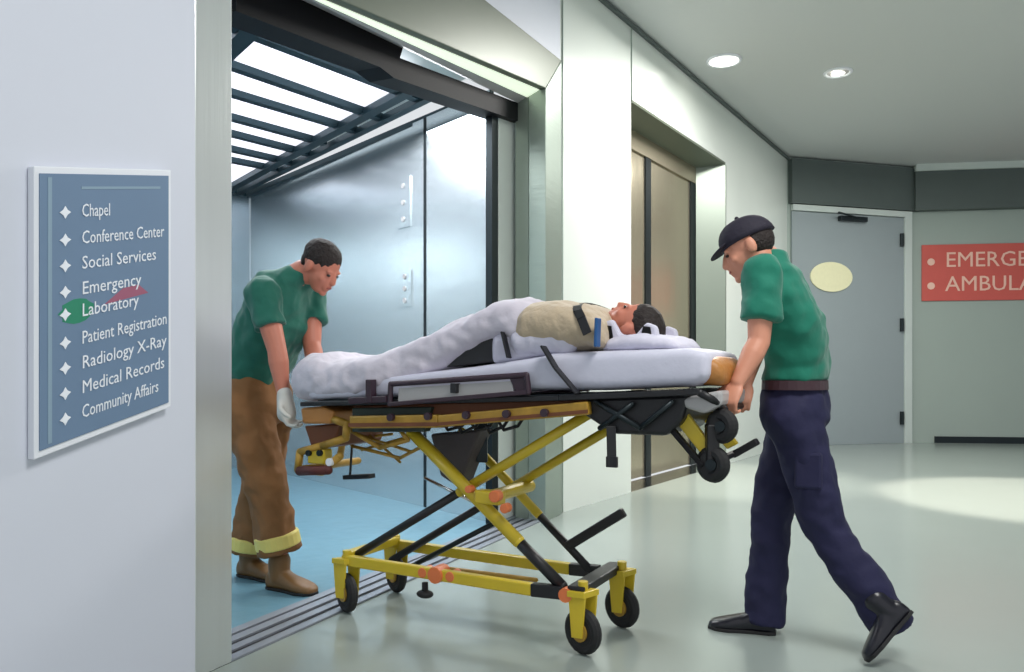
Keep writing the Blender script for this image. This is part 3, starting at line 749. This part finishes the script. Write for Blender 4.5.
def sring(c, a, b, n=32, p=2.5):
    r = []
    for i in range(n):
        t = 2*math.pi*i/n; x, y = math.cos(t), math.sin(t)
        r.append(c+a*abs(x)**(2/p)*(1 if x > 0 else -1)+b*abs(y)**(2/p)*(1 if y > 0 else -1))
    return r
def shoe(name, m_, par, heel, toe, sole_up=Z, s=1.0, high=.10):
    """a boot or shoe: heel and toe are the sole ends"""
    heel, toe = Vector(heel), Vector(toe); d = (toe-heel).normalized(); ln = (toe-heel).length
    up_ = (sole_up-d*sole_up.dot(d)).normalized(); sd = d.cross(up_)
    mb_ = MB(); rings = []
    for t, wd, ht in ((.0, .026, .05), (.05, .035, .075), (.2, .038, .085), (.35, .036, .085), (.5, .040, .066), (.7, .048, .052), (.85, .045, .042), (.95, .034, .034), (1.0, .018, .022)):
        c = heel+d*ln*t; h_ = ht*s
        r = []
        for i in range(18):
            a = 2*math.pi*i/18; x, y = math.cos(a), math.sin(a)
            y2 = abs(y)**.7*(1 if y > 0 else -1)
            r.append(c+sd*x*wd*s+up_*(h_/2+y2*h_/2))
        rings.append(r)
    mb_.loft(rings)
    an = heel+d*ln*.22+up_*.06; mb_.chain([an, an+up_*high*.6], [.042*s, .045*s])
    o_ = mb_.build(name, m_, par, remesh=.006, sm=3)
    so_ = MB(); so_.loft([[heel+d*ln*t+sd*wd*s-up_*.001+up_*z_ for wd, z_ in ((-w_, 0), (w_, 0), (w_, .014), (-w_, .014))] for t, w_ in ((0, .026), (.1, .037), (.3, .036), (.5, .040), (.72, .050), (.9, .042), (1.01, .018))])
    so_.build('sole', MT['rubber'], o_, bevel=.003)
    return o_

# ---- person pulling at the head end, green shirt, cap
pf = Vector((-.885, .465, 0)).normalized(); pl_ = Z.cross(pf)     # facing, own left (towards the camera)
p1 = empty('person', up(P(792, 600, 3.25), 0))
tag(p1, 'person in green t-shirt, dark cap and navy trousers striding behind the stretcher\'s head end', 'person')
pel = P(795, 398, 3.25); waist = P(797, 372, 3.25); chest = P(787, 315, 3.20); shc = P(776, 275, 3.18); nk = P(766, 259, 3.16)
hc = P(748, 249, 3.12); hf1 = (pf*1.0+Vector((-.12, -.2, -.48))); hu1 = Z*1.0+pf*.35
shL = shc+pl_*.185-Z*.015+pf*.02; shR = shc-pl_*.185-Z*.015+pf*.03
elL = P(759, 342, 2.98); wrL = P(733, 392, 2.93)
elR = P(757, 342, 3.30); wrR = P(738, 399, 3.16)
hipL = pel+pl_*.085-Z*.03; hipR = pel-pl_*.085-Z*.03
knR = P(772, 510, 3.38); anR = P(764, 616, 3.40)
knL = P(826, 530, 3.16); anL = P(891, 624, 3.08)
grN = pb[2]+W*.03; grF = pb[2]+W*.30
wrL = grN+(elL-grN).normalized()*.115; wrR = grF+(elR-grF).normalized()*.115
b = MB(); hf_, hu_, hl_ = head(b, hc, hf1, hu1)
b.chain([shc+Z*.0, nk, hc-hu_*.05-hf_*.02], [.07, .058, .056])
b.loft([sring(pel-Z*.03, pl_*.13, pf*.09), sring(waist, pl_*.13, pf*.085), sring(chest, pl_*.15, pf*.10), sring(shc-Z*.02, pl_*.15, pf*.075)])
for sh_, el_, wr_ in ((shL, elL, wrL), (shR, elR, wrR)):
    b.chain([sh_, sh_.lerp(el_, .5), el_, el_.lerp(wr_, .3), el_.lerp(wr_, .75), wr_], [.054, .050, .041, .043, .032, .027])
for sh_, el_, wr_, gr in ((shL, elL, wrL, grN), (shR, elR, wrR, grF)):
    d_ = (gr-wr_).normalized(); hand(b, wr_, d_, (pf*.2-Z*1.0), (pl_*-1 if sh_ is shL else pl_), 1.15)
for hp, kn, an in ((hipL, knL, anL), (hipR, knR, anR)): b.chain([hp, kn, an], [.075, .05, .035])
body = b.build('body', MT['skin'], p1, remesh=.0055, sm=2)
face_parts(p1, hc, hf_, hu_, hl_)
# hair at the nape and cap
h_ = MB(); h_.ell(hc+hu_*.018-hf_*.028, hl_*.079, hf_*.084, hu_*.076); h_.build('hair', MT['hair'], p1, smooth=True)
cp = MB(); rings = []
cu_ = (hu_+hf_*.10).normalized(); cf_ = cu_.cross(hl_)*-1
cf_ = cf_ if cf_.dot(hf_) > 0 else -cf_
for t in range(9):
    a = t/8*math.pi/2; rr = max(math.cos(a)**.75, .04); c = hc+hu_*(.030+.094*math.sin(a))-hf_*(.014-.006*math.sin(a))
    rings.append([c+hl_*math.cos(2*math.pi*i/28)*.086*rr+hf_*math.sin(2*math.pi*i/28)*.110*rr for i in range(28)])
cp.loft(rings); co_ = cp.build('cap', MT['cap'], p1, smooth=True)
br = MB(); top = []
for i in range(13):
    a = math.pi*i/12; top.append(hc+hu_*(.040-.020*math.sin(a))+hf_*(.072+.072*math.sin(a))+hl_*.070*math.cos(a))
br.prism(top, hu_*.008); br.build('cap_brim', MT['cap'], co_, bevel=.003)
MB().sph(hc+hu_*.128-hf_*.012, .009).build('cap_button', MT['cap'], co_, smooth=True)
# shirt
s_ = MB()
s_.loft([sring(pel+Z*.072, pl_*.168, pf*.120), sring(waist+Z*.02, pl_*.165, pf*.120), sring(P(795, 345, 3.22), pl_*.17, pf*.125), sring(chest, pl_*.185, pf*.128), sring(P(781, 297, 3.19), pl_*.185, pf*.112),
         sring(shc+Z*.012, pl_*.16, pf*.085), sring(nk-Z*.02-pf*.01, pl_*.098, pf*.080), sring(nk+Z*.022-pf*.004, pl_*.074, pf*.072)])
for sh_, el_ in ((shL, elL), (shR, elR)):
    s_.chain([sh_, sh_.lerp(el_, .45)], [.078, .070]); s_.cyl(sh_.lerp(el_, .3), sh_.lerp(el_, .68), .070, .073, 20)
s_.build('shirt', MT['green'], p1, remesh=.009, sm=3, disp=.012, dscale=.11)
# trousers
t_ = MB()
t_.loft([sring(pel+Z*.06, pl_*.155, pf*.108), sring(pel, pl_*.170, pf*.125), sring(pel-Z*.08, pl_*.172, pf*.128), sring(pel-Z*.13, pl_*.15, pf*.10)])
for hp, kn, an in ((hipL, knL, anL), (hipR, knR, anR)):
    e_ = an-(kn-an).normalized()*.02
    t_.chain([hp-Z*.03, hp.lerp(kn, .5), kn, kn.lerp(an, .5)], [.104, .096, .082, .076], 18); t_.cyl(kn.lerp(an, .45), e_, .078, .082, 20)
t_.build('trousers', MT['navy'], p1, remesh=.010, sm=3, disp=.014, dscale=.12)
bt = MB(); bt.loft([sring(pel+Z*.035, pl_*.172, pf*.126), sring(pel+Z*.072, pl_*.170, pf*.124)]); bt.build('belt', MT['belt'], p1)
pk = MB(); kk_ = hipL.lerp(knL, .5)+pl_*.09-pf*.01; pk.box(kk_, pf*.05, pl_*.014, Z*.07); pk.build('cargo_pocket', MT['navy'], p1, bevel=.01)
hR_ = P(776, 640, 3.36); hR_.z = 0.0; tR_ = hR_+Vector((-.885, .30, 0)).normalized()*.275
shoe('shoe', MT['shoe'], p1, hR_+Z*.001, tR_+Z*.001, Z, 1.1)
tL_ = P(868, 668, 3.0); tL_.z = .012; hL_ = P(912, 612, 3.02)
shoe('shoe', MT['shoe'], p1, hL_, tL_, (Vector((-.6, .3, .6))), 1.08)

# ---- person in the lift, bent over the foot end
qf = Vector((.885, -.465, 0)).normalized(); ql = Z.cross(qf)      # own left is away from the camera
p2 = empty('person', up(P(268, 580, 4.15), 0)); 
tag(p2, 'bending person in teal shirt and brown turnout trousers inside the lift at the foot end', 'person')
pel = P(258, 396, 4.15); waist = P(257, 370, 4.13); chest = P(278, 318, 4.07); shc = P(286, 284, 4.02); nk = P(303, 272, 3.99)
hc = P(321, 267, 3.96); hf1 = qf*.75-Z*.62+Vector((.1, 0, 0)); hu1 = Z*.8+qf*.6
tz = (shc-waist).normalized(); tf = (qf-tz*qf.dot(tz)).normalized()
shN = shc-ql*.17-tz*.05+tf*.03; shF = shc+ql*.19-tz*.02
elN = P(277, 350, 3.82); wrN = P(283, 392, 3.80)
elF = P(312, 345, 4.10); wrF = P(318, 375, 4.0)
hipN = pel-ql*.09-Z*.03; hipF = pel+ql*.09-Z*.03
knN = P(264, 475, 4.02); anN = P(280, 552, 4.05)
knF = P(262, 470, 4.3); anF = P(250, 555, 4.3)
b = MB(); hf_, hu_, hl_ = head(b, hc, hf1, hu1, 1.04)
b.chain([shc, nk, hc-hu_*.05-hf_*.02], [.075, .062, .058])
b.loft([sring(pel-Z*.03, ql*.13, qf*.09), sring(waist, ql*.13, tf*.088), sring(chest, ql*.155, tf*.10), sring(shc-tz*.02, ql*.155, tf*.075)])
for sh_, el_, wr_ in ((shN, elN, wrN), (shF, elF, wrF)):
    b.chain([sh_, sh_.lerp(el_, .5), el_, el_.lerp(wr_, .3), el_.lerp(wr_, .8), wr_], [.060, .056, .046, .048, .035, .030])
hand(b, wrF, Vector((.35, -.1, -.9)), qf, ql, .9, 1.02)
for hp, kn, an in ((hipN, knN, anN), (hipF, knF, anF)): b.chain([hp, kn, an], [.08, .055, .04])
b.build('body', MT['skin2'], p2, remesh=.006, sm=2)
face_parts(p2, hc, hf_, hu_, hl_, 1.04)
h_ = MB(); h_.ell(hc+hu_*.050-hf_*.020, hl_*.088, hf_*.104, hu_*.082); h_.ell(hc+hu_*.0-hf_*.06, hl_*.07, hf_*.05, hu_*.06); h_.build('hair', MT['hair'], p2, remesh=.007, sm=1, disp=.003, dscale=.02)
s_ = MB()
s_.loft([sring(pel+Z*.06, ql*.165, qf*.125), sring(waist, ql*.168, tf*.130), sring(waist.lerp(chest, .5)-tf*.005, ql*.18, tf*.140), sring(chest, ql*.195, tf*.138), sring(chest.lerp(shc, .6)-tf*.01, ql*.195, tf*.125),
         sring(shc+tz*.02, ql*.16, tf*.09), sring(nk-tz*.01-tf*.01, ql*.085, tf*.068), sring(nk+tz*.008, ql*.068, tf*.062)])
for sh_, el_ in ((shN, elN), (shF, elF)):
    s_.chain([sh_, sh_.lerp(el_, .35)], [.084, .076]); s_.cyl(sh_.lerp(el_, .25), sh_.lerp(el_, .60), .076, .079, 20)
s_.build('shirt', MT['green2'], p2, remesh=.009, sm=3, disp=.014, dscale=.11)
t_ = MB()
t_.loft([sring(pel+Z*.10, ql*.165, qf*.125), sring(pel, ql*.185, qf*.14), sring(pel-Z*.08, ql*.19, qf*.145), sring(pel-Z*.14, ql*.17, qf*.12)])
for hp, kn, an in ((hipN, knN, anN), (hipF, knF, anF)):
    t_.chain([hp-Z*.03, hp.lerp(kn, .5), kn, kn.lerp(an, .5)], [.122, .116, .104, .100], 18); t_.cyl(kn.lerp(an, .45), an+Z*.01, .100, .104, 20)
t_.build('trousers', MT['brown'], p2, remesh=.010, sm=3, disp=.016, dscale=.12)
for an, kn in ((anN, knN), (anF, knF)):
    dr = (kn-an).normalized(); bnd = MB(); bnd.cyl(an+dr*.03, an+dr*.10, .114, .112, 24); bnd.build('ankle_band', MT['yelband'], p2, smooth=False, bevel=.01)
for an, nm in ((anN, 0), (anF, 1)):
    he = up(an, .001)-qf*.07; shoe('boot', MT['boot'], p2, he, he+qf*.30, Z, 1.25, .14)
# glove held on the near wrist
gl = MB(); gl.chain([wrN+Vector((.01, -.01, -.01)), wrN+Vector((.02, -.01, -.10))], [.036, .046]); hand(gl, wrN+Vector((.01, -.01, -.02)), Vector((.12, 0, -1)), qf+W*.2, -ql, .8, 1.15)
gl.build('glove', MT['glove'], p2, remesh=.007, sm=2)

# ---- patient lying on the stretcher, head to the right
hcp = gp(633, 327, -.02)
uh = (hcp-O).dot(U)
p3 = empty('person', g(uh-.5, 0, 1.12)); tag(p3, 'patient lying on their back under blankets on the stretcher, head to the right', 'person')
b = MB(); hfp = Z*.95-U*.30; hup = U*.9+Z*.25; hf_, hu_, hl_ = head(b, hcp, hfp, hup, .98)
cs = g(uh-.30, 0, 1.255)
b.chain([g(uh-.20, 0, 1.235), hcp-hu_*.07-hf_*.03], [.058, .056])
b.loft([sring(g(uh-.16, 0, 1.23), W*.09, Z*.05), sring(g(uh-.22, 0, 1.235), W*.17, Z*.08), sring(g(uh-.40, 0, 1.25), W*.165, Z*.09), sring(g(uh-.68, 0, 1.24), W*.15, Z*.08), sring(g(uh-.76, 0, 1.24), W*.15, Z*.07)])
b.chain([g(uh-.22, -.18, 1.22), g(uh-.42, -.185, 1.225), g(uh-.56, -.08, 1.29)], [.05, .042, .03])
b.chain([g(uh-.22, .18, 1.22), g(uh-.42, .185, 1.225), g(uh-.56, .08, 1.29)], [.05, .042, .03])
zat = lambda px, y: gp(px, y, -.20).z
for v in (-.09, .09): b.chain([g(gz(530, v), v, zat(530, 326)), g(gz(470, v), v, zat(470, 332)), g(gz(420, v), v, zat(420, 358)), g(gz(345, v), v, zat(345, 381)), g(gz(315, v), v, zat(315, 372))], [.07, .06, .055, .04, .04])
hand(b, g(uh-.56, -.08, 1.29), -U*.3+W, -Z, U, .4, .9); hand(b, g(uh-.56, .08, 1.29), -U*.3-W, -Z, U, .4, .9)
b.build('body', MT['skin2'], p3, remesh=.0065, sm=2)
face_parts(p3, hcp, hf_, hu_, hl_, .98)
h_ = MB(); h_.ell(hcp+hu_*.055-hf_*.018, hl_*.084, hf_*.095, hu_*.070); h_.build('hair', MT['hair'], p3, remesh=.007, sm=1, disp=.003, dscale=.02)
s_ = MB(); s_.loft([sring(g(uh-.135, 0, 1.225), W*.08, Z*.06), sring(g(uh-.18, 0, 1.235), W*.17, Z*.085), sring(g(uh-.30, 0, 1.25), W*.20, Z*.105), sring(g(uh-.45, 0, 1.255), W*.19, Z*.11)])
s_.chain([g(uh-.22, -.18, 1.23), g(uh-.40, -.19, 1.22)], [.065, .058]); s_.chain([g(uh-.22, .18, 1.23), g(uh-.40, .19, 1.22)], [.065, .058])
s_.build('shirt', MT['shirtw'], p3, remesh=.009, sm=2, disp=.008, dscale=.08)
# pillow behind the head
pw = bed_loft(dens([(598, 344, 352, .8), (606, 336, 354, .95), (640, 331, 354, 1), (668, 335, 353, .95), (676, 343, 351, .8)], 4), -.21, .21, -.21, p=2.6)
tag(pw.build('pillow', MT['shirtw'], remesh=.009, sm=4, disp=.006), 'white pillow under the patient\'s head', 'pillow')
# white head blocks with black straps beside the patient's head
for v in (-.15, .11):
    m_ = MB(); m_.prism([gp(604, 347, -.15), gp(603, 322, -.15), gp(612, 319, -.15), (gp(620, 334, -.15)), gp(634, 336, -.15), gp(646, 322, -.15), gp(656, 326, -.15), gp(660, 347, -.15)], W*.035)
    hb_ = m_.build('head_block', MT['shirtw'], T, bevel=.01); hb_.location = W*(v+.15)
    for x0, y0 in ((607, 332), (646, 333)):
        q_ = MB(); q_.prism([gp(x0-6, y0+7, -.155), gp(x0-3, y0-7, -.155), gp(x0+4, y0-6, -.155), gp(x0+6, y0+7, -.155)], W*.006); q_.build('block_strap', MT['black'], hb_)
